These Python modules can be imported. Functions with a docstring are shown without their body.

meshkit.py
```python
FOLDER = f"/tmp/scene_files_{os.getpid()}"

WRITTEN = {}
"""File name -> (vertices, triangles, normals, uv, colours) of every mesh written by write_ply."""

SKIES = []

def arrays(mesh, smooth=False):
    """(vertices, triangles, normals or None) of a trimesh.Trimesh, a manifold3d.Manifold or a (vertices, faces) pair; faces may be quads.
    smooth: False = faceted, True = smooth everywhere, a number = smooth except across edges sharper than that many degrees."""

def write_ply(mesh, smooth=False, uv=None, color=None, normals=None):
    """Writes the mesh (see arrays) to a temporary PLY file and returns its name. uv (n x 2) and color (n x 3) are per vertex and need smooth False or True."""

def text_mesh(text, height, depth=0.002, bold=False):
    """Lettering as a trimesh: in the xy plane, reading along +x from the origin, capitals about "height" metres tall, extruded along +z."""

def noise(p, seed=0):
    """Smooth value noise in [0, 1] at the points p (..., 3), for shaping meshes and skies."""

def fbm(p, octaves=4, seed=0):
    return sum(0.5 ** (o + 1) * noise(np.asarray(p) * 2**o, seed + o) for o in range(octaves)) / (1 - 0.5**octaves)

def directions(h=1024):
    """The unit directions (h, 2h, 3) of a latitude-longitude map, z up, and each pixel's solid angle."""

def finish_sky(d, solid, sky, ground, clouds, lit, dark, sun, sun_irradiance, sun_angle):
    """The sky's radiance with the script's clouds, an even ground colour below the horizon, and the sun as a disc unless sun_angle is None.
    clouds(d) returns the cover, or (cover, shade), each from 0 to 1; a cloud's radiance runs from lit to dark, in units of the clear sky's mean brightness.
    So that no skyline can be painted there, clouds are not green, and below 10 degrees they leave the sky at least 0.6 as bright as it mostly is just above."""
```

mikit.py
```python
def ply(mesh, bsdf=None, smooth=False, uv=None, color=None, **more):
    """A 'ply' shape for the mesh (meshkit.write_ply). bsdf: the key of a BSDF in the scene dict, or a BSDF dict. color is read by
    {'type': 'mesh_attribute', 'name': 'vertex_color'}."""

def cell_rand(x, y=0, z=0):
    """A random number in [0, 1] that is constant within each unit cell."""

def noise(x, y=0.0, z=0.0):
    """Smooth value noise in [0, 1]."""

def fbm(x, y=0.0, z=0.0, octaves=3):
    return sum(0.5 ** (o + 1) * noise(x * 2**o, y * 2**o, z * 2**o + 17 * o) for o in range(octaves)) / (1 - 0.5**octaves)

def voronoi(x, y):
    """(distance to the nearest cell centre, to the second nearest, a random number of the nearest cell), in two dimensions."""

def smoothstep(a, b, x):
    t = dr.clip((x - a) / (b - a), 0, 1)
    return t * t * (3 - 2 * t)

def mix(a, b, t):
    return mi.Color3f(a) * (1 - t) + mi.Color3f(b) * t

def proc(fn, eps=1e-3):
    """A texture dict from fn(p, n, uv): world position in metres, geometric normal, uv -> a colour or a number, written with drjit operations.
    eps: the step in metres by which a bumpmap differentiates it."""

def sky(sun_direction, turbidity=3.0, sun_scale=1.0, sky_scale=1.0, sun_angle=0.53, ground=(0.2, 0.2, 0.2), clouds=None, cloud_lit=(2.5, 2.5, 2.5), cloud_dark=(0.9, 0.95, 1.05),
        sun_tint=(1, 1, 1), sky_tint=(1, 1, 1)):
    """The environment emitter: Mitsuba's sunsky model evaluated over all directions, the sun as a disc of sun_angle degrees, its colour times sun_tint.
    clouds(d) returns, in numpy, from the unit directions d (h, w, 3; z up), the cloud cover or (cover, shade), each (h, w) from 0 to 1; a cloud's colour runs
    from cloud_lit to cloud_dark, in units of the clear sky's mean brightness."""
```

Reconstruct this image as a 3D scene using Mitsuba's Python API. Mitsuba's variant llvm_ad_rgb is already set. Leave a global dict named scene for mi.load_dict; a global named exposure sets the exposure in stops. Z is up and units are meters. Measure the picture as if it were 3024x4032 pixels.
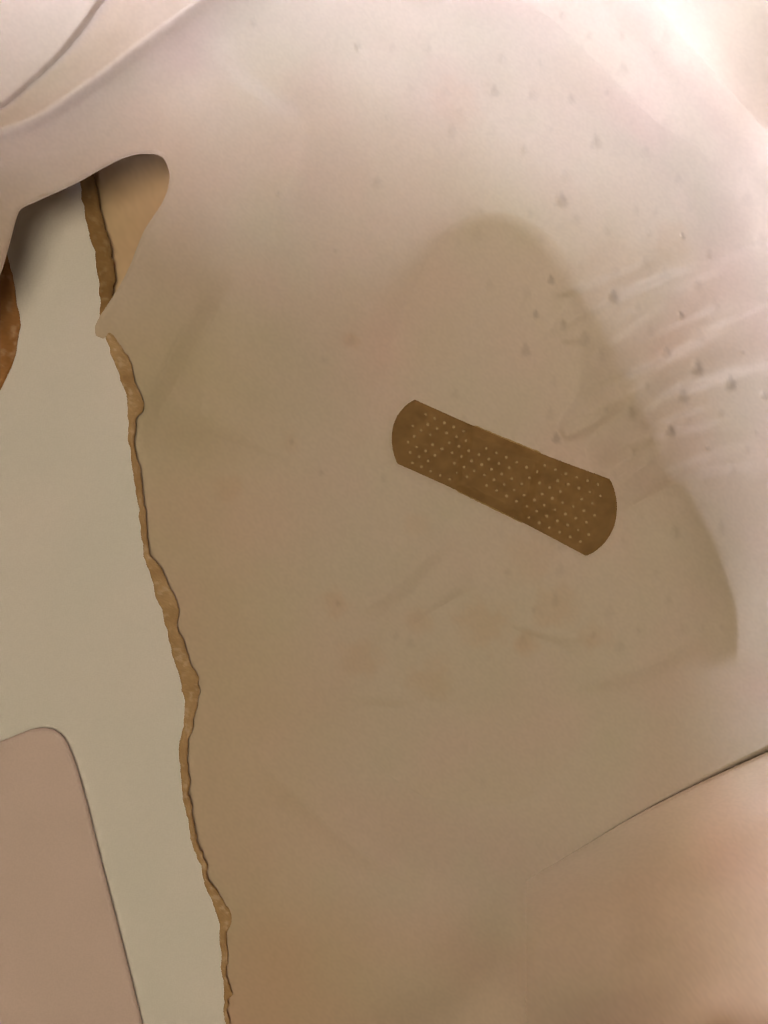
import math
import numpy as np
import shapely
import trimesh
import mitsuba as mi
import mikit
import meshkit
from scipy.interpolate import RBFInterpolator
from scipy.ndimage import gaussian_filter

T = mi.ScalarTransform4f
scene, labels = {'type': 'scene'}, {}
rng = np.random.default_rng(7)

# ------------------------------------------------------------------ camera, lamps, exposure
CZ = 0.28                                   # height of the lens above the tabletop
PX = 0.248 / 3024                           # metres on the tabletop per photograph pixel
FOV = 2 * math.degrees(math.atan(0.124 / CZ))
scene['camera'] = {
    'type': 'thinlens', 'fov': FOV, 'fov_axis': 'x', 'near_clip': 0.01, 'far_clip': 20.0,
    'aperture_radius': 0.0013, 'focus_distance': CZ - 0.006,
    'to_world': T().look_at(origin=[0, 0, CZ], target=[0, 0, 0], up=[0, 1, 0])}
exposure = 0.60

LAMP = np.array([-0.40, -0.90, 0.80])       # unseen small white lamp, placed behind and left to light the far wall
KEY = np.array([1.0, 1.0, 1.14]) * 13600
BULB = 0.016
ADDED_FLAP = (-1650, 560)                        # where on the tabletop the edge of the added flap halves the lamp light
WARM = np.array([1.0, 0.815, 0.555]) * 2.85    # unseen wide warm ceiling lamp, placed to light the shaded film


def lamp_disc(radius, n=48):
    return trimesh.creation.cylinder(radius=radius, height=0.004, sections=n)


# ------------------------------------------------------------------ materials
def rgb(*c):
    return {'type': 'rgb', 'value': list(c)}


def two(b):
    return {'type': 'twosided', 'bsdf': b}


scene['film_mat'] = two({'type': 'principled', 'base_color': {'type': 'mesh_attribute', 'name': 'vertex_color'},
                         'roughness': 0.55, 'specular': 0.25})
scene['board_mat'] = two({'type': 'principled', 'roughness': 0.6, 'specular': 0.3, 'base_color': mikit.proc(
    lambda p, n, uv: mikit.mix((0.66, 0.675, 0.655), (0.74, 0.70, 0.69), mikit.fbm(p.x * 26, p.y * 26, 3, 3))
    * (0.97 + 0.06 * mikit.noise(p.x * 3000, p.y * 3000)))})
scene['torn_mat'] = two({'type': 'principled', 'roughness': 0.9, 'specular': 0.1,
                         'base_color': {'type': 'mesh_attribute', 'name': 'vertex_color'}})
scene['card_mat'] = two({'type': 'principled', 'roughness': 0.5, 'specular': 0.3, 'base_color': mikit.proc(
    lambda p, n, uv: mikit.mix((0.585, 0.475, 0.45), (0.63, 0.505, 0.485), mikit.fbm(p.x * 40, p.y * 40, 9, 3))
    * (0.97 + 0.06 * mikit.noise(p.x * 3000, p.y * 3000)))})
scene['bandage_mat'] = two({'type': 'principled', 'roughness': 0.65, 'specular': 0.25, 'base_color': mikit.proc(
    lambda p, n, uv: mikit.mix((0.152, 0.083, 0.024), (0.235, 0.137, 0.048), mikit.fbm(p.x * 260, p.y * 260, 2, 3))
    * (0.95 + 0.1 * mikit.noise(p.x * 3500, p.y * 3500)))})
scene['dot_mat'] = two({'type': 'diffuse', 'reflectance': rgb(0.40, 0.295, 0.165)})
scene['pad_mat'] = two({'type': 'diffuse', 'reflectance': rgb(0.35, 0.24, 0.115)})
scene['tabletop_mat'] = two({'type': 'principled', 'roughness': 0.7, 'base_color': rgb(0.55, 0.43, 0.30)})
scene['dark_metal'] = two({'type': 'principled', 'roughness': 0.4, 'metallic': 0.6, 'base_color': rgb(0.3, 0.3, 0.3)})


# ------------------------------------------------------------------ helpers
def tag(key, label=None, category=None, kind=None, group=None):
    d = {}
    for k, v in (('label', label), ('category', category), ('kind', kind), ('group', group)):
        if v:
            d[k] = v
    labels[key] = d


def at(q, h):
    """The point at height h that is seen at q, a place in the photograph."""
    q, h = np.asarray(q, float), np.asarray(h, float)
    k = (1 - h / CZ)
    return np.stack([(q[..., 0] - 1512) * PX * k, (2016 - q[..., 1]) * PX * k, h + 0 * q[..., 0]], -1)


def ss(a, b, x):
    t = np.clip((x - a) / (b - a), 0, 1)
    return t * t * (3 - 2 * t)


def dense(pts, step=12):
    pts = np.asarray(pts, float)
    s = np.r_[0, np.cumsum(np.linalg.norm(np.diff(pts, axis=0), axis=1))]
    from scipy.interpolate import PchipInterpolator
    t = np.linspace(0, s[-1], max(2, int(s[-1] / step)))
    return np.stack([PchipInterpolator(s, pts[:, k])(t) for k in (0, 1)], 1)


def signed(q, line):
    """Signed distance to a polyline (positive on the right-hand side when walking along it in the photograph) and the walked fraction."""
    line = dense(line, 40)
    from scipy.spatial import cKDTree
    fine = dense(line, 4)
    d, i = cKDTree(fine).query(q)
    i = np.clip(i, 1, len(fine) - 2)
    tan = fine[i + 1] - fine[i - 1]
    rel = q - fine[i]
    side = tan[:, 0] * rel[:, 1] - tan[:, 1] * rel[:, 0]
    return np.where(side >= 0, d, -d), i / (len(fine) - 1)


# ------------------------------------------------------------------ the ragged line between board and bag: y, left x, right x
RAG = np.array([(430, 250, 320), (560, 275, 342), (720, 305, 374), (800, 318, 392), (900, 338, 412), (1000, 366, 436), (1100, 380, 452), (1180, 388, 446),
                (1250, 382, 428), (1310, 398, 446), (1400, 432, 500), (1500, 470, 534), (1580, 494, 562), (1618, 500, 566), (1640, 500, 534), (1750, 505, 528),
                (1880, 520, 556), (2000, 538, 574), (2130, 553, 582), (2190, 560, 590), (2240, 574, 634), (2370, 612, 690), (2410, 630, 706), (2450, 640, 700),
                (2540, 660, 722), (2600, 680, 745), (2650, 692, 775), (2720, 713, 786), (2790, 722, 776), (2830, 716, 760), (2860, 712, 768), (2905, 708, 742),
                (2930, 702, 738), (3000, 700, 742), (3100, 712, 742), (3160, 722, 752), (3300, 748, 778), (3480, 802, 832), (3540, 826, 880), (3610, 852, 912),
                (3660, 862, 898), (3720, 862, 898), (3850, 870, 902), (4032, 882, 906), (4250, 905, 930), (4650, 950, 980)], float)
ry = np.arange(430, 4650, 5.0)
rl = gaussian_filter(np.interp(ry, RAG[:, 0], RAG[:, 1]), 2.5)
rr = gaussian_filter(np.interp(ry, RAG[:, 0], RAG[:, 2]), 1.6)
wob = meshkit.fbm(np.stack([ry / 34, 0 * ry, 0 * ry], 1), 4, 3) - 0.5
wob2 = meshkit.fbm(np.stack([ry / 46, 0 * ry + 9, 0 * ry], 1), 4, 5) - 0.5
rl = rl + 16 * wob
rr = rr + (10 + 26 * meshkit.noise(np.stack([ry / 160, 0 * ry, 0 * ry], 1), 4)) * wob2

# ------------------------------------------------------------------ setting
scene['tabletop'] = mikit.ply(trimesh.creation.box(bounds=[[-0.75, -0.75, -0.03], [0.75, 0.75, 0.0]]), 'tabletop_mat')
tag('tabletop', 'plain tan tabletop under the bag and the board', kind='structure')

# ------------------------------------------------------------------ white board with a torn brown edge
BOARD = 0.0042
edge = np.stack([rl + 8, ry], 1)
poly = shapely.Polygon(np.vstack([edge[::2], [(-900, 4650), (-900, -200), (200, -200)]])).buffer(0)
bp = np.array(poly.exterior.coords)
ring = at(bp, np.full(len(bp), BOARD))[:, :2]
board = trimesh.creation.extrude_polygon(shapely.Polygon(ring).buffer(0), BOARD - 0.0006, engine='earcut')
board.apply_translation([0, 0, 0.0006])
scene['white_board__panel'] = mikit.ply(board, 'board_mat', smooth=False)
tag('white_board', 'flat white board on the left with a ragged brown torn edge beside the bag', 'board')


def vcol(dark, light, pale, p, scale=1.0, seed=0):
    a = meshkit.fbm(p * 210 * scale, 4, seed)[:, None]
    b = meshkit.fbm(p * 620 * scale, 3, seed + 4)[:, None]
    c = np.asarray(dark) * (1 - a) + np.asarray(light) * a
    c = c + (np.asarray(pale) - c) * ss(0.52, 0.72, b) * 0.6
    return c * (0.93 + 0.14 * rng.random((len(p), 1)))


nt = 13
tt = np.linspace(0, 1, nt)
gx = rl[:, None] * (1 - tt) + rr[:, None] * tt
gy = ry[:, None] + 6 * (meshkit.noise(np.stack([ry[:, None] / 20 + 0 * tt, 0 * ry[:, None] + tt * 2, 0 * gx], -1)) - 0.5)
prof = np.sin(np.pi * np.clip(tt, 0.0, 1)) ** 0.6
bump = meshkit.fbm(np.stack([gx / 55, gy / 75, 0 * gx], -1), 4, 8)
gh = BOARD - 0.0010 + 0.0006 + (0.0002 + 0.0008 * bump) * prof[None]
gh[:, -1] = 0.0037
under = np.exp(-((gy - 1255) / 70) ** 2)
gh = np.minimum(gh, BOARD + 0.0018 - 0.0018 * under)
tv = at(np.stack([gx, gy], -1), gh).reshape(-1, 3)
i, j = np.meshgrid(np.arange(len(ry) - 1), np.arange(nt - 1), indexing='ij')
a = (i * nt + j).ravel()
tf = np.stack([a, a + nt, a + nt + 1, a + 1], 1)
tcol = vcol((0.38, 0.225, 0.095), (0.66, 0.46, 0.25), (0.74, 0.57, 0.39), tv, 1.0, 2)
# the upper stretch of the tear is browner, the lower stretch is paler
k = ss(1150, 1400, tv[:, 1] * -1 / PX + 2016)[:, None]
tcol = tcol * (0.70 * np.array([0.72, 0.66, 0.55]) * (1 - k) + 0.74 * np.array([1.06, 1.07, 1.12]) * k)
scene['white_board__torn_edge'] = mikit.ply((tv, tf), 'torn_mat', smooth=True, color=tcol)
labels['white_board__torn_edge'] = {'label': 'ragged brown fibre along the torn edge'}

# a second tear at the left border: bare brown layer, its rim a little proud of the white face
py = np.linspace(960, 1560, 121)
pr = np.interp(py, [960, 1010, 1080, 1150, 1280, 1380, 1450, 1530, 1560], [10, 28, 48, 62, 80, 66, 42, 4, -12]) + 7 * (meshkit.fbm(np.stack([py / 40, 0 * py, 0 * py], 1), 3, 12) - 0.5)
pt = np.linspace(0, 1, 25)
qx = (-170 + 0 * py)[:, None] * (1 - pt) + pr[:, None] * pt
qy = py[:, None] + 0 * pt
qh = BOARD + 0.0004 + 0.0014 * meshkit.fbm(np.stack([qx / 60, qy / 60, 0 * qx], -1), 4, 14) * np.clip((1 - pt) * 12, 0, 1)[None] * np.clip(np.minimum(py - 960, 1560 - py) / 40, 0, 1)[:, None]
qh[:, -1] = qh[0] = qh[-1] = BOARD + 0.0002
pv = at(np.stack([qx, qy], -1), qh).reshape(-1, 3)
i, j = np.meshgrid(np.arange(120), np.arange(24), indexing='ij')
a = (i * 25 + j).ravel()
pcol = vcol((0.24, 0.11, 0.035), (0.42, 0.22, 0.09), (0.46, 0.31, 0.2), pv, 0.8, 21)
scene['white_board__torn_patch'] = mikit.ply((pv, np.stack([a, a + 25, a + 26, a + 1], 1)), 'torn_mat', smooth=True, color=pcol)
labels['white_board__torn_patch'] = {'label': 'dark brown bare patch where the white face is torn off'}

# ------------------------------------------------------------------ pinkish beige card lying on the board
card_line = [(-500, 3075), (-200, 2985), (0, 2921), (70, 2893), (120, 2874), (165, 2868), (205, 2876), (238, 2898), (262, 2935), (285, 2990), (330, 3140), (395, 3400),
             (470, 3690), (555, 4032), (720, 4700), (-500, 4700)]
q = np.vstack([dense(card_line[:-2], 14), card_line[-2:]])
CT = 0.0021
cq = at(q, np.full(len(q), BOARD + CT))[:, :2]
shape = shapely.Polygon(cq).buffer(0)
rings, hs = [], []
for inset, z in ((0.0007, 0.0003), (0.0001, 0.0007), (0.0, 0.0013), (0.0, CT - 0.0008), (0.00022, CT - 0.0003), (0.0007, CT - 0.00004), (0.0014, CT)):
    n = 260
    g = shape.buffer(-inset, join_style=1) if inset else shape
    c0 = np.array(shape.exterior.interpolate(np.linspace(0, 1, n, endpoint=False), normalized=True).xy if False else [
        p.coords[0] for p in (shape.exterior.interpolate(s, normalized=True) for s in np.linspace(0, 1, n, endpoint=False))])
    ext = g.exterior
    rr_ = np.array([ext.interpolate(ext.project(shapely.Point(p))).coords[0] for p in c0])
    rings.append(np.c_[rr_, np.full(n, BOARD + z)])
cv = np.vstack(rings)
cf = []
n = 260
for k in range(len(rings) - 1):
    for s in range(n):
        cf.append((k * n + s, k * n + (s + 1) % n, (k + 1) * n + (s + 1) % n, (k + 1) * n + s))
top = shapely.Polygon(rings[-1][:, :2]).buffer(0)
tv2, tf2 = trimesh.creation.triangulate_polygon(top, engine='earcut')
side = trimesh.Trimesh(cv, np.vstack([np.array(cf)[:, [0, 1, 2]], np.array(cf)[:, [0, 2, 3]]]), process=False)
lid = trimesh.Trimesh(np.c_[tv2, np.full(len(tv2), BOARD + CT)], tf2, process=False)
if lid.face_normals[:, 2].mean() < 0:
    lid.invert()
card = trimesh.util.concatenate([side, lid])
card.merge_vertices(digits_vertex=6)
card.fix_normals()
scene['beige_card'] = mikit.ply(card, 'card_mat', smooth=40)
tag('beige_card', 'pinkish beige card with a rounded corner lying on the white board', 'card')

# ------------------------------------------------------------------ the plastic bag: heights of the film (mm), in the photograph's own grid
CTRL = np.array([
    # floor of the bag
    (1900, 2200, 4.5), (1500, 2600, 4), (1200, 2000, 6), (2300, 2600, 4), (2000, 3200, 4), (1800, 1300, 2.5), (1900, 950, 3.5), (2400, 1500, 9), (2700, 2100, 14),
    (2600, 2700, 8), (1300, 3100, 5), (1000, 2600, 6), (1500, 1800, 4), (1300, 1400, 9), (1500, 900, 11),
    # far wall, rising to the upper right
    (1300, 300, 27), (1900, 350, 26), (1900, 0, 53), (2400, 600, 24), (2700, 850, 30), (2500, 100, 58), (2900, 600, 60), (3024, 0, 61), (3000, 1300, 40),
    (3024, 2000, 34), (3000, 2600, 20), (3500, 0, 62), (3500, 1000, 80), (3500, 2000, 62), (3500, 2800, 50), (2400, -400, 85), (1500, -400, 70), (3500, -400, 72),
    # left side
    (800, 1450, 10), (560, 2000, 3.5), (900, 2000, 7), (700, 2700, 3.5), (720, 3000, 3.5), (530, 1750, 3.5), (620, 2350, 3.5), (800, 3480, 3.5), (870, 3800, 3.5), (890, 4100, 3.5),
    (930, 4600, 3.5), (470, 1500, 3.6), (520, 1620, 3.5), (420, 1370, 4.5),
    # flap over the board and rim of the hole
    (600, 590, 23), (300, 700, 25), (80, 820, 25), (0, 1000, 26), (-300, 1300, 28), (300, 520, 30), (0, 620, 34), (0, 300, 42), (600, 300, 32), (0, 0, 52), (400, 0, 48),
    (800, 0, 48), (-400, 300, 52), (-400, -400, 70), (500, -400, 66), (680, 720, 21), (540, 1020, 12), (400, 1250, 8.0), (380, 1290, 7.2), (900, 900, 19), (1000, 600, 24),
    # near side
    (1000, 3500, 7), (1500, 3540, 12), (1500, 3300, 7), (2000, 3560, 16), (2600, 3500, 18), (3000, 3300, 20), (1500, 4032, 20), (2500, 4032, 30), (3000, 3900, 34),
    (3500, 3600, 40), (3500, 4600, 60), (2500, 4650, 55), (1500, 4650, 40), (1100, 4200, 10)], float)
rbf = RBFInterpolator(CTRL[:, :2] / 1000, CTRL[:, 2], kernel='thin_plate_spline', smoothing=0.02)

DENTS = [(2415, 1167), (2171, 1100), (2110, 1235), (2215, 1279), (2794, 998), (2615, 1073), (2747, 1120), (2682, 1242), (2926, 1388), (2743, 1449), (2547, 1523),
          (2876, 1506), (2689, 1560), (2838, 1625), (3008, 1557), (2638, 1696), (2977, 1703), (2787, 1764), (2388, 1615), (2191, 1723), (2069, 1377), (2625, 1384),
          (2212, 788), (2689, 930), (1947, 359), (2099, 371), (1979, 231), (2250, 391), (2215, 60), (2322, 140), (2446, 144), (2346, 559), (1939, 511), (1780, 511),
          (1756, 359), (1330, 2375), (1650, 2425), (1560, 2500), (1620, 2530), (1920, 2590), (2060, 2520), (2100, 2400), (2400, 2410), (2340, 2500), (2440, 2545),
          (2840, 2078), (1385, 1340), (1150, 1740), (1545, 185), (1410, 185), (1690, 190), (1265, 1860), (2300, 1330), (2560, 1300), (1900, 3080), (1095, 765)]
NS = len(DENTS)
for gy_ in np.arange(120, 2700, 118):
    for gx_ in np.arange(1180, 3060, 122):
        fx, fy = gx_ + 0.25 * (gy_ - 1000) + rng.normal(0, 26), gy_ + rng.normal(0, 26)
        wgt = min(1, max(0, (fx - 1500) / 900)) * min(1, max(0, (2700 - fy) / 900))
        if rng.random() < 0.15 + 0.6 * wgt and fx < 3080 and min(math.hypot(fx - a_, fy - b_) for a_, b_ in DENTS) > 75:
            DENTS.append((fx, fy))
SP_A = np.where(np.arange(len(DENTS)) < 24, 1.1, np.where(np.arange(len(DENTS)) < NS, 0.45, 0.32)) * rng.uniform(0.3, 1.2, len(DENTS))
SP_S = rng.uniform(0.45, 1.5, len(DENTS))


STAINS = [(1330, 2380, 60, 0.7), (1650, 2440, 70, 0.6), (1900, 2450, 130, 0.8), (2070, 2540, 60, 1.0), (2190, 2380, 110, 0.7), (1700, 2690, 110, 0.6), (1420, 2600, 90, 0.6), (2350, 2500, 70, 0.8),
          (2080, 2200, 120, 0.5), (1640, 2070, 60, 0.4), (1380, 1340, 40, 0.6), (1150, 1740, 50, 0.4), (2640, 950, 90, 0.4), (1800, 400, 130, 0.4), (2680, 1380, 160, 0.3), (900, 1920, 60, 0.5)]


def film_height(q):
    h = np.concatenate([rbf(c / 1000) for c in np.array_split(q, 40)])
    x, y = q[:, 0], q[:, 1]
    # rolled sheet at the upper left, the valley beside it and the crest that follows
    d, _ = signed(q, [(-500, 640), (-100, 478), (0, 425), (150, 300), (262, 190), (400, 0), (600, -400)])
    d2, _ = signed(q, [(-500, 620), (-150, 560), (0, 505), (120, 462), (260, 375), (450, 240), (620, 112), (800, -20), (1250, -400)])
    amp = np.clip(2.5 + 0.042 * (d - d2), 2.5, 14)
    ramp = np.clip(d / np.maximum(d - d2, 1), 0, 1)
    h += np.where(d2 < 0, amp * ramp ** 1.3 + 0.4 * amp * (1 - ss(-14, 6, d)), amp * np.exp(-np.abs(d2) / 110 * ss(-10, 60, d2))) - amp * 0.3
    # bends of the far wall
    d, t_ = signed(q, [(1000, -120), (1400, -40), (1700, 50), (2000, 165), (2250, 385), (2430, 570), (2700, 785), (2800, 1000), (2860, 1250), (2880, 1500)])
    h += (0.017 * 18 * np.logaddexp(0, -np.clip(d, -170, 400) / 18) - 0.6 * np.exp(-np.where(d > 0, d / 220, d / 60) ** 2)) * (1 - ss(0.7, 1, t_))
    d, _ = signed(q, [(2150, -300), (2350, 0), (2600, 300), (2800, 530), (2950, 700), (3100, 930), (3300, 1300)])
    h += 0.023 * 22 * np.logaddexp(0, -np.clip(d, -170, 400) / 22) - 1.1 * np.exp(-np.where(d > 0, d / 180, d / 60) ** 2)
    # creases of the floor on the right
    fine = []
    rf = np.random.default_rng(23)
    for _ in range(24):
        cx, cy = rf.uniform(1650, 3000), rf.uniform(960, 1900)
        an, ln = math.radians(rf.uniform(-40, -18)), rf.uniform(140, 330)
        ux, uy = math.cos(an) * ln, math.sin(an) * ln
        fine.append(([(cx - ux, cy - uy), (cx, cy + rf.uniform(-14, 14)), (cx + ux, cy + uy)], rf.uniform(0.45, 1.0), rf.uniform(14, 26), rf.uniform(40, 80)))
    for line, amp, w0, w1 in (*fine, ([(2050, 1390), (2200, 1285), (2420, 1165), (2640, 1065), (2800, 1020)], 1.5, 24, 80),
                              ([(2560, 1560), (2680, 1530), (2800, 1490), (2960, 1440), (3150, 1380)], 1.3, 20, 80),
                              ([(2130, 1760), (2260, 1700), (2400, 1610), (2500, 1500)], 2.2, 30, 95),
                              ([(1950, 2420), (2150, 2490), (2350, 2510), (2480, 2560)], 0.8, 30, 70),
                              ([(2450, 2000), (2600, 1850), (2800, 1760), (3000, 1720)], 1.2, 40, 90),
                              ([(1010, 990), (930, 1130), (820, 1300), (720, 1480), (640, 1640), (600, 1800)], 3.8, 62, 300),
                              ([(1880, 1500), (2080, 1400), (2250, 1330), (2380, 1300)], 1.8, 34, 90),
                              ([(1700, 1480), (1900, 1330), (2090, 1190), (2200, 1080)], 2.0, 46, 110),
                              ([(2230, 1560), (2400, 1480), (2600, 1410), (2750, 1330), (2900, 1290)], 1.5, 24, 80),
                              ([(2330, 1850), (2480, 1740), (2600, 1690), (2760, 1660), (2900, 1600)], 1.5, 30, 85),
                              ([(2500, 1960), (2700, 1850), (2850, 1830), (3050, 1800)], 1.2, 30, 80),
                              ([(1350, 2430), (1560, 2300), (1740, 2130), (1850, 2060)], 1.6, 46, 120),
                              ([(1560, 2500), (1700, 2380), (1880, 2230)], 1.3, 44, 100),
                              ([(1720, 2330), (1950, 2440), (2200, 2520), (2420, 2610)], 0.9, 46, 110),
                              ([(2100, 2700), (2400, 2660), (2650, 2560), (2820, 2430), (2960, 2250)], 1.4, 55, 140),
                              ([(1330, 2720), (1620, 2760), (1900, 2730), (2120, 2650)], 1.5, 36, 100),
                              ([(1240, 420), (1180, 640), (1080, 860)], 1.2, 50, 120),
                              ([(850, 100), (1000, 300), (1250, 430)], 1.4, 50, 140),
                              ([(950, 2900), (1200, 3150), (1500, 3380), (1800, 3480)], 1.6, 60, 160)):
        d, t = signed(q, line)
        h += amp * np.exp(-np.where(d > 0, d / w0, d / w1) ** 2) * ss(0, 0.3, t) * (1 - ss(0.7, 1, t))
    # soft unevenness
    p3 = np.stack([x / 420, y / 420, 0 * x], 1)
    h += 2.4 * (meshkit.fbm(p3, 3, 31) - 0.5) * ss(500, 900, x - 0.12 * y + 200)
    h += 5.0 * (meshkit.fbm(p3 * 1.3 + 5, 2, 37) - 0.5) * ss(3500, 3800, y + (x - 2000) * 0.5) * ss(1100, 1500, x)
    # small dents
    for n_, (sx, sy) in enumerate(DENTS):
        m = (abs(x - sx) < 70) & (abs(y - sy) < 70)
        r = np.hypot((x[m] - sx) / 11, (y[m] - sy) / 17) / SP_S[n_]
        h[m] -= SP_A[n_] * np.exp(-r ** 2)
    return h / 1000


hole = dense([(-500, 1500), (-200, 1330), (-60, 1190), (0, 1085), (38, 960), (62, 870), (78, 828), (102, 812)], 10)
lip = dense([(102, 812), (200, 768), (300, 722), (420, 655), (500, 618), (560, 606), (610, 608), (640, 620), (658, 650), (668, 690), (662, 740), (640, 795), (605, 850),
             (572, 900), (545, 960), (520, 1025), (490, 1090), (455, 1150), (420, 1205), (388, 1255), (374, 1290), (378, 1322)], 10)
low = np.stack([rl + 10, ry], 1)[ry > 1335]
dom = shapely.Polygon(np.vstack([hole, lip[1:], low[::2], [(960, 4800), (3620, 4800), (3620, -520), (-500, -520)]])).buffer(0)
S = 8.0
xs, ys = np.arange(-512, 3640, S), np.arange(-528, 4810, S)
X, Y = np.meshgrid(xs, ys)
Q = np.stack([X.ravel(), Y.ravel()], 1)
shapely.prepare(dom)
inside = shapely.contains_xy(dom, Q[:, 0], Q[:, 1])
W = len(xs)
i, j = np.meshgrid(np.arange(len(ys) - 1), np.arange(W - 1), indexing='ij')
a = (i * W + j).ravel()
cells = np.stack([a, a + W, a + W + 1, a + 1], 1)
keep = inside[cells].any(1)
cells = cells[keep]
used = np.unique(cells)
out = used[~inside[used]]
ext = dom.exterior
pos = shapely.line_locate_point(ext, shapely.points(Q[out]))
near = shapely.get_coordinates(shapely.line_interpolate_point(ext, pos))
Q[out] = near
remap = np.full(len(Q), -1)
remap[used] = np.arange(len(used))
Qf, cells = Q[used], remap[cells]
H = film_height(Qf)
# the free edge of the hole is a softened bead
lipline = shapely.LineString(np.vstack([hole, lip[1:]]))
dl = shapely.distance(shapely.points(Qf), lipline)
H = H + 0.0006 * np.exp(-((dl - 16) / 14) ** 2) * 0.2 - 0.0003 * np.exp(-(dl / 9) ** 2)
H = np.maximum(H, 0.0022)
fv = at(Qf, H)


FOLD = [(900, 3640), (1300, 3625), (1700, 3600), (1900, 3555), (2000, 3505), (2250, 3360), (2500, 3212), (2750, 3085), (3024, 2960), (3300, 2840), (3700, 2670)]


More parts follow.
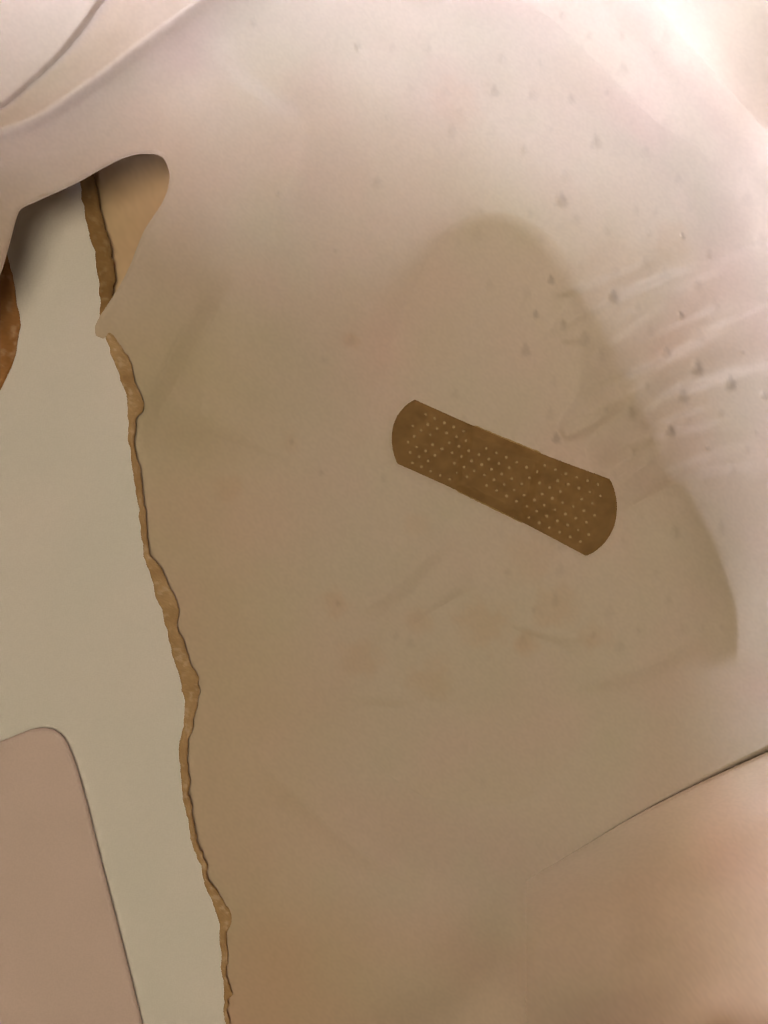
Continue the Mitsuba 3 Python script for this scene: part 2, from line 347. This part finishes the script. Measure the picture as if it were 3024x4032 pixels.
def film_color(v, dent_shade=True, q=None):
    p = v * 1.0
    a = meshkit.fbm(p * 30, 3, 41)[:, None]
    b = meshkit.fbm(p * 55 + 4, 3, 47)[:, None]
    c = np.array([0.52, 0.442, 0.376]) + (a - 0.5) * np.array([-0.05, 0.03, 0.025]) + (b - 0.5) * np.array([0.04, 0.0, 0.035])
    if q is not None:   # where the thin film lies on brown cardboard it looks ochre, where it is doubled over at the near side reddish
        m = (1 - ss(150, 900, q[:, 0] - np.interp(q[:, 1], ry, rl))) * ss(1000, 1500, q[:, 1]) + 0.7 * (a[:, 0] - 0.5)
        c = c * (1 - np.clip(m, 0, 1)[:, None] * np.array([0.0, 0.05, 0.15]))
        m = ss(3450, 3800, q[:, 1] + 0.5 * (q[:, 0] - 2000) * (q[:, 0] > 2000)) + 0.5 * (b[:, 0] - 0.5)
        c = c * (1 - np.clip(m, 0, 1)[:, None] * np.array([0.0, 0.075, 0.12]))
    c = c * (0.97 + 0.06 * rng.random((len(v), 1)))
    if q is not None:
        for sx, sy, r_, w_ in STAINS:
            m = (abs(q[:, 0] - sx) < 3 * r_) & (abs(q[:, 1] - sy) < 3 * r_)
            rr2 = np.hypot(q[m, 0] - sx, q[m, 1] - sy) / r_ + 1.3 * (meshkit.fbm(v[m] * 260, 3, int(sx)) - 0.5)
            c[m] *= 1 - ((1 - ss(0.25, 1.15, rr2)) * 0.75 * w_)[:, None] * np.array([0.02, 0.12, 0.20])
    if dent_shade:  # shade of the dents put into the film colour
        for n_, (sx, sy) in enumerate(DENTS):
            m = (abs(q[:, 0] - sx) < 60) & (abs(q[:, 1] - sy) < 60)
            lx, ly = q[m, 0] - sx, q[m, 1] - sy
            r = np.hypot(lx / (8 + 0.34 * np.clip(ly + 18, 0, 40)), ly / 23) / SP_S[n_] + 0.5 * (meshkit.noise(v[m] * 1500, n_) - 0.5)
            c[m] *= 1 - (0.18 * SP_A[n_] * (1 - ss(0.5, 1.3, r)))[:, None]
    return np.clip(c, 0.02, 0.95)


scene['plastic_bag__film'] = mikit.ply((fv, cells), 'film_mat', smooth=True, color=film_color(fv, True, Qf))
tag('plastic_bag', 'open white plastic bag with soft folds and a cut handle hole, under the brown bandage', 'plastic bag')

# near side of the bag: a layer of the film folded over, its rolled edge stands free above the floor of the bag
fl = dense(FOLD, 8)
us = np.r_[0, np.cumsum(np.full(24, 5.0)), 120 + np.cumsum(np.linspace(6, 34, 66))]
nrm = np.array([0.42, 0.91])
nq = fl[:, None, :] + us[None, :, None] * nrm
shp = nq.shape[:2]
nh = film_height(nq.reshape(-1, 2)).reshape(shp)
side_x = nq[..., 0]
gap = 0.0052 * ss(1500, 3700, side_x) ** 1.6 - 0.0003
lift = gap * (0.45 + 0.55 * np.exp(-us / 330.0))[None] - np.minimum(0.0012, 0.4 * np.maximum(gap, 0)) * (np.exp(-us / 9.0))[None]
lift += 0.0035 * (meshkit.fbm(np.stack([nq[..., 0] / 330, nq[..., 1] / 330, 0 * nh], -1), 2, 71) - 0.5) * ss(60, 400, us)[None] * ss(2250, 3000, side_x)
nh = nh + np.where(gap > 0, lift, gap)
nv = at(nq.reshape(-1, 2), nh.reshape(-1))
ni = shp[1]
i, j = np.meshgrid(np.arange(shp[0] - 1), np.arange(ni - 1), indexing='ij')
a = (i * ni + j).ravel()
scene['plastic_bag__near_fold'] = mikit.ply((nv, np.stack([a, a + ni, a + ni + 1, a + 1], 1)), 'film_mat', smooth=True, color=(1.0 + 0.24 * ss(2250, 3000, nq.reshape(-1, 2)[:, :1])) * film_color(nv, True, nq.reshape(-1, 2)) * (1 - ss(2150, 2900, nq.reshape(-1, 2)[:, :1]) * np.array([-0.02, 0.04, 0.04])))  # colour brightened to the right, standing in for light on the fold
labels['plastic_bag__near_fold'] = {'label': 'peach layer of film folded over at the lower right, its right end brightened by painted light'}

# lower layer of the bag, seen through the handle hole
bx, by = np.meshgrid(np.arange(-40, 1500, 24.0), np.arange(100, 4700, 24.0))
bq = np.stack([bx.ravel(), by.ravel()], 1)
left_edge = np.interp(bq[:, 1], ry, rl + 12)
bq[:, 0] = left_edge + (bq[:, 0] + 40) * 0.55
bh = 0.0011 + 0.0009 * meshkit.fbm(np.stack([bq[:, 0] / 200, bq[:, 1] / 200, 0 * bq[:, 0]], 1), 3, 61)
bv = at(bq, bh)
nb = bx.shape[1]
i, j = np.meshgrid(np.arange(bx.shape[0] - 1), np.arange(nb - 1), indexing='ij')
a = (i * nb + j).ravel()
scene['plastic_bag__lower_layer'] = mikit.ply((bv, np.stack([a, a + nb, a + nb + 1, a + 1], 1)), 'film_mat', smooth=True, color=film_color(bv, False) * [1.15, 0.99, 0.76])

# unseen sheet below the frame, its outline shaped to shade the floor of the bag
WALLY = -0.235
SHADE = [((-600, 250), 5), ((0, 400), 5), ((250, 540), 5), ((420, 760), 5), ((480, 1200), 5), ((540, 1900), 5), ((800, 2400), 7), ((1000, 1950), 7), ((1200, 1560), 8), ((1400, 1260), 7), ((1620, 960), 7), ((1760, 830), 8), ((1900, 780), 9), ((2050, 810), 9), ((2170, 900), 9),
         ((2250, 1030), 9), ((2360, 1170), 11), ((2480, 1380), 12), ((2600, 1590), 14), ((2690, 1800), 14), ((2800, 1960), 16), ((2880, 2130), 18), ((2960, 2380), 18)]
top = []
for sq, hz in SHADE:
    s = at(np.array(sq, float), hz / 1000.0)
    t = (WALLY - s[1]) / (LAMP[1] - s[1])
    top.append(s + t * (LAMP - s))
top = np.array(top)
prof_x = np.r_[-0.42, top[:, 0], 0.06, 0.11, 0.2, 0.3]
prof_z = np.r_[top[0, 2], top[:, 2], 0.085, 0.07, 0.062, 0.06]
order = np.argsort(prof_x)
wx = np.linspace(-0.40, 0.29, 480)
wz = np.interp(wx, prof_x[order], prof_z[order])
wt = np.linspace(0, 1, 220)
wv = np.stack([wx[:, None] + 0 * wt, WALLY - 0.004 * np.sin(wt * 3)[None] + 0.003 * np.sin(wx * 70)[:, None] * (1 - wt), 0.002 + (wz[:, None] - 0.002) * wt], -1).reshape(-1, 3)
i, j = np.meshgrid(np.arange(479), np.arange(219), indexing='ij')
a = (i * 220 + j).ravel()
wq = np.stack([a, a + 220, a + 221, a + 1], 1)
# opening added in the unseen sheet to let lamp light reach the near fold
mid = wv[wq].mean(1)
k = (0.015 - LAMP[2]) / (mid[:, 2] - LAMP[2])
g = LAMP + k[:, None] * (mid - LAMP)
gp = np.stack([g[:, 0] / PX / (1 - 0.015 / CZ) + 1512, 2016 - g[:, 1] / PX / (1 - 0.015 / CZ)], 1)
light_gap = shapely.Polygon([(3700, 2250), (3060, 2480), (2900, 2640), (2650, 2740), (2300, 2840), (1900, 2950), (1500, 3100), (1300, 3500), (1300, 4200), (4200, 4200)]).buffer(-60).buffer(60)
wq = wq[~shapely.contains_xy(light_gap, gp[:, 0], gp[:, 1])]
scene['plastic_bag__unseen_wall'] = mikit.ply((wv, wq), 'film_mat', smooth=True, color=film_color(wv, False))

# ------------------------------------------------------------------ the adhesive bandage
C00, C10, C11, C01 = (np.array(c, float) for c in ((1634, 1574), (2400, 1886), (2306, 2188), (1566, 1826)))   # corners: upper left, upper right, lower right, lower left


def band(s, t):
    """Strip coordinates (s along, t across, 0 to 1) to a place in the photograph; s runs beyond 0..1 into the rounded ends."""
    s, t = np.broadcast_arrays(np.asarray(s, float), np.asarray(t, float))
    a0 = C00 + (C10 - C00) * s[..., None]
    a1 = C01 + (C11 - C01) * s[..., None]
    q = a0 + (a1 - a0) * t[..., None]
    bow = np.sin(np.pi * np.clip(s, 0, 1)) * (t - 0.5) * 2
    perp = (C01 - C00) / np.linalg.norm(C01 - C00)
    return q + perp * (-10.0 * bow)[..., None]


tree_z = None
from scipy.spatial import cKDTree
kd = cKDTree(Qf)


def film_at(q):
    sh = q.shape[:-1]
    d, k = kd.query(q.reshape(-1, 2), k=12)
    return gaussian_filter(H[k].mean(1).reshape(sh), 2.0 if len(sh) == 2 else 0)


def band_height(s, t, q):
    pad = ss(0.27, 0.33, s) * (1 - ss(0.63, 0.69, s)) * ss(-0.05, 0.16, t) * (1 - ss(0.84, 1.05, t))
    return 0.0006 + 0.0010 * pad + 0.0002 * np.sin(s * 17 + t * 3) * ss(0, 0.1, t) * (1 - ss(0.9, 1, t))


Ls, Lt = 141, 45
tg = np.linspace(0, 1, Lt)
ug = np.linspace(0, 1, Ls)
bulge = 4 * tg * (1 - tg)
bulge = bulge ** 0.85
s_lo, s_hi = -0.068 * bulge, 1 + 0.088 * bulge
sg = s_lo[None] + (s_hi - s_lo)[None] * ug[:, None]
tgrid = np.broadcast_to(tg, sg.shape)
bq2 = band(sg, tgrid)
base = film_at(bq2)
topz = base + band_height(sg, tgrid, bq2)
vt = at(bq2, topz).reshape(-1, 3)
vb = at(bq2, topz - 0.0006).reshape(-1, 3)
i, j = np.meshgrid(np.arange(Ls - 1), np.arange(Lt - 1), indexing='ij')
a = (i * Lt + j).ravel()
quads = np.stack([a, a + Lt, a + Lt + 1, a + 1], 1)
loop = np.r_[np.arange(0, Ls) * Lt, (Ls - 1) * Lt + np.arange(1, Lt), (np.arange(Ls - 2, -1, -1)) * Lt + Lt - 1, np.arange(Lt - 2, 0, -1)]
N0 = len(vt)
skirt = np.stack([loop, np.roll(loop, -1), np.roll(loop, -1) + N0, loop + N0], 1)
scene['adhesive_bandage__strip'] = mikit.ply((np.vstack([vt, vb]), np.vstack([quads, skirt])), 'bandage_mat', smooth=50)
tag('adhesive_bandage', 'brown adhesive bandage dotted with small pale holes, lying in the white bag', 'bandage')

# gauze pad under the middle of the strip: its pale sides show along both long edges
sp = np.linspace(0.29, 0.67, 50)
tp = np.linspace(-0.028, 1.028, 30)
spg, tpg = np.meshgrid(sp, tp, indexing='ij')
pq = band(spg, tpg)
ph = film_at(pq) + 0.00035 + 0.0002 * meshkit.noise(np.stack([spg * 90, tpg * 30, 0 * spg], -1)) - 0.0006 * (1 - ss(0, 0.04, np.minimum(np.minimum(spg - 0.29, 0.67 - spg) , np.minimum(tpg + 0.028, 1.028 - tpg))))
ppv = at(pq, ph).reshape(-1, 3)
i, j = np.meshgrid(np.arange(49), np.arange(29), indexing='ij')
a = (i * 30 + j).ravel()
scene['adhesive_bandage__gauze_pad'] = mikit.ply((ppv, np.stack([a, a + 30, a + 31, a + 1], 1)), 'pad_mat', smooth=True)

# perforations: rows staggered across the strip; each shows the pale layer below
dv, df = [], []
base_n = 0
vt_t = cKDTree(bq2.reshape(-1, 2))
NC, ROWS = 38, np.linspace(0.125, 0.885, 7)
for c in range(NC):
    s0 = 0.012 + 0.985 * ((c + 0.5) / NC) ** 1.06
    for t0 in ROWS[c % 2::2]:
        if s0 < 0.035 and abs(t0 - 0.5) > 0.2 or s0 > 0.985 or rng.random() < 0.06:
            continue
        if 0.28 < s0 < 0.68 and (t0 > 0.86 or t0 < 0.14):
            continue
        q0 = band(s0 + rng.normal(0, 0.0006), t0 + 0.015 * math.sin(s0 * 11) + rng.normal(0, 0.0025))
        _, k = vt_t.query(q0, k=4)
        z0 = topz.reshape(-1)[k].mean()
        r0 = rng.uniform(4.4, 6.2)
        m = 9
        ang = np.arange(m) / m * 2 * math.pi
        ringq = q0 + r0 * np.stack([np.cos(ang), np.sin(ang)], 1)
        pts = np.vstack([at(q0, z0 + 0.00009)[None], at(ringq, np.full(m, z0 + 0.00005)), at(q0 + (ringq - q0) * 1.15, np.full(m, z0 - 0.0002))])
        for s_ in range(m):
            n1 = (s_ + 1) % m
            df += [(base_n, base_n + 1 + n1, base_n + 1 + s_), (base_n + 1 + s_, base_n + 1 + n1, base_n + 1 + m + n1), (base_n + 1 + s_, base_n + 1 + m + n1, base_n + 1 + m + s_)]
        dv.append(pts)
        base_n += len(pts)
scene['adhesive_bandage__perforations'] = mikit.ply((np.vstack(dv), np.array(df)), 'dot_mat', smooth=False)
labels['adhesive_bandage__perforations'] = {'label': 'rows of tiny pale holes in the strip', 'kind': 'stuff'}

# ------------------------------------------------------------------ lamps, outside the frame
d = -LAMP / np.linalg.norm(LAMP)
bulb = trimesh.creation.icosphere(subdivisions=3, radius=BULB)
bulb.apply_translation(LAMP)
scene['unseen_desk_lamp__bulb'] = mikit.ply(bulb, smooth=True, emitter={'type': 'area', 'radiance': rgb(*KEY)}, bsdf={'type': 'diffuse', 'reflectance': rgb(0.5, 0.5, 0.5)})
shade = trimesh.creation.revolve(np.array([(0.012, -0.055), (0.03, -0.05), (0.04, -0.03), (0.05, 0.0), (0.07, 0.035), (0.068, 0.035), (0.048, 0.0), (0.038, -0.03), (0.028, -0.047), (0.012, -0.052)]), sections=48)
shade.apply_transform(trimesh.geometry.align_vectors([0, 0, 1], d))
shade.apply_translation(LAMP)
scene['unseen_desk_lamp__shade'] = mikit.ply(shade, 'dark_metal', smooth=40)
# added flap, out of view: blocks the lamp so light fades towards the near left
fa, fb = at(np.array([-1500.0, ADDED_FLAP[0]]), 0.02), at(np.array([3760.0, ADDED_FLAP[1] + 60]), 0.02)
ga, gb = at(np.array([-1500.0, ADDED_FLAP[0] + 9000]), 0.02), at(np.array([3760.0, ADDED_FLAP[1] + 7000]), 0.02)
corner = [LAMP + (c - LAMP) / np.linalg.norm(c - LAMP) * 0.22 for c in (fa, fb, gb, ga)]
added_flap = trimesh.Trimesh(np.vstack([corner, [c - d * 0.002 for c in corner]]), [(0, 1, 2), (0, 2, 3), (4, 6, 5), (4, 7, 6), (0, 5, 1), (0, 4, 5), (1, 6, 2), (1, 5, 6), (2, 7, 3), (2, 6, 7), (3, 4, 0), (3, 7, 4)], process=False)
scene['unseen_desk_lamp__added_flap'] = mikit.ply(added_flap, 'dark_metal')
stem = trimesh.creation.cylinder(radius=0.007, segment=[LAMP - d * 0.052, LAMP * [1.12, 1.12, 1.0] + [0, 0, 0.1]], sections=16)
scene['unseen_desk_lamp__arm'] = mikit.ply(stem, 'dark_metal', smooth=40)
tag('unseen_desk_lamp', 'unseen small white lamp behind the viewer, placed to light the far wall of the bag', 'lamp')
disc = trimesh.creation.cylinder(radius=0.65, height=0.02, sections=64)
disc.apply_translation([-0.22, -0.12, 1.85])
scene['unseen_ceiling_lamp__diffuser'] = mikit.ply(disc, smooth=30, emitter={'type': 'area', 'radiance': rgb(*WARM)}, bsdf={'type': 'diffuse', 'reflectance': rgb(0.6, 0.6, 0.6)})
tag('unseen_ceiling_lamp', 'unseen wide warm ceiling lamp, placed to light the bag from above', 'lamp')
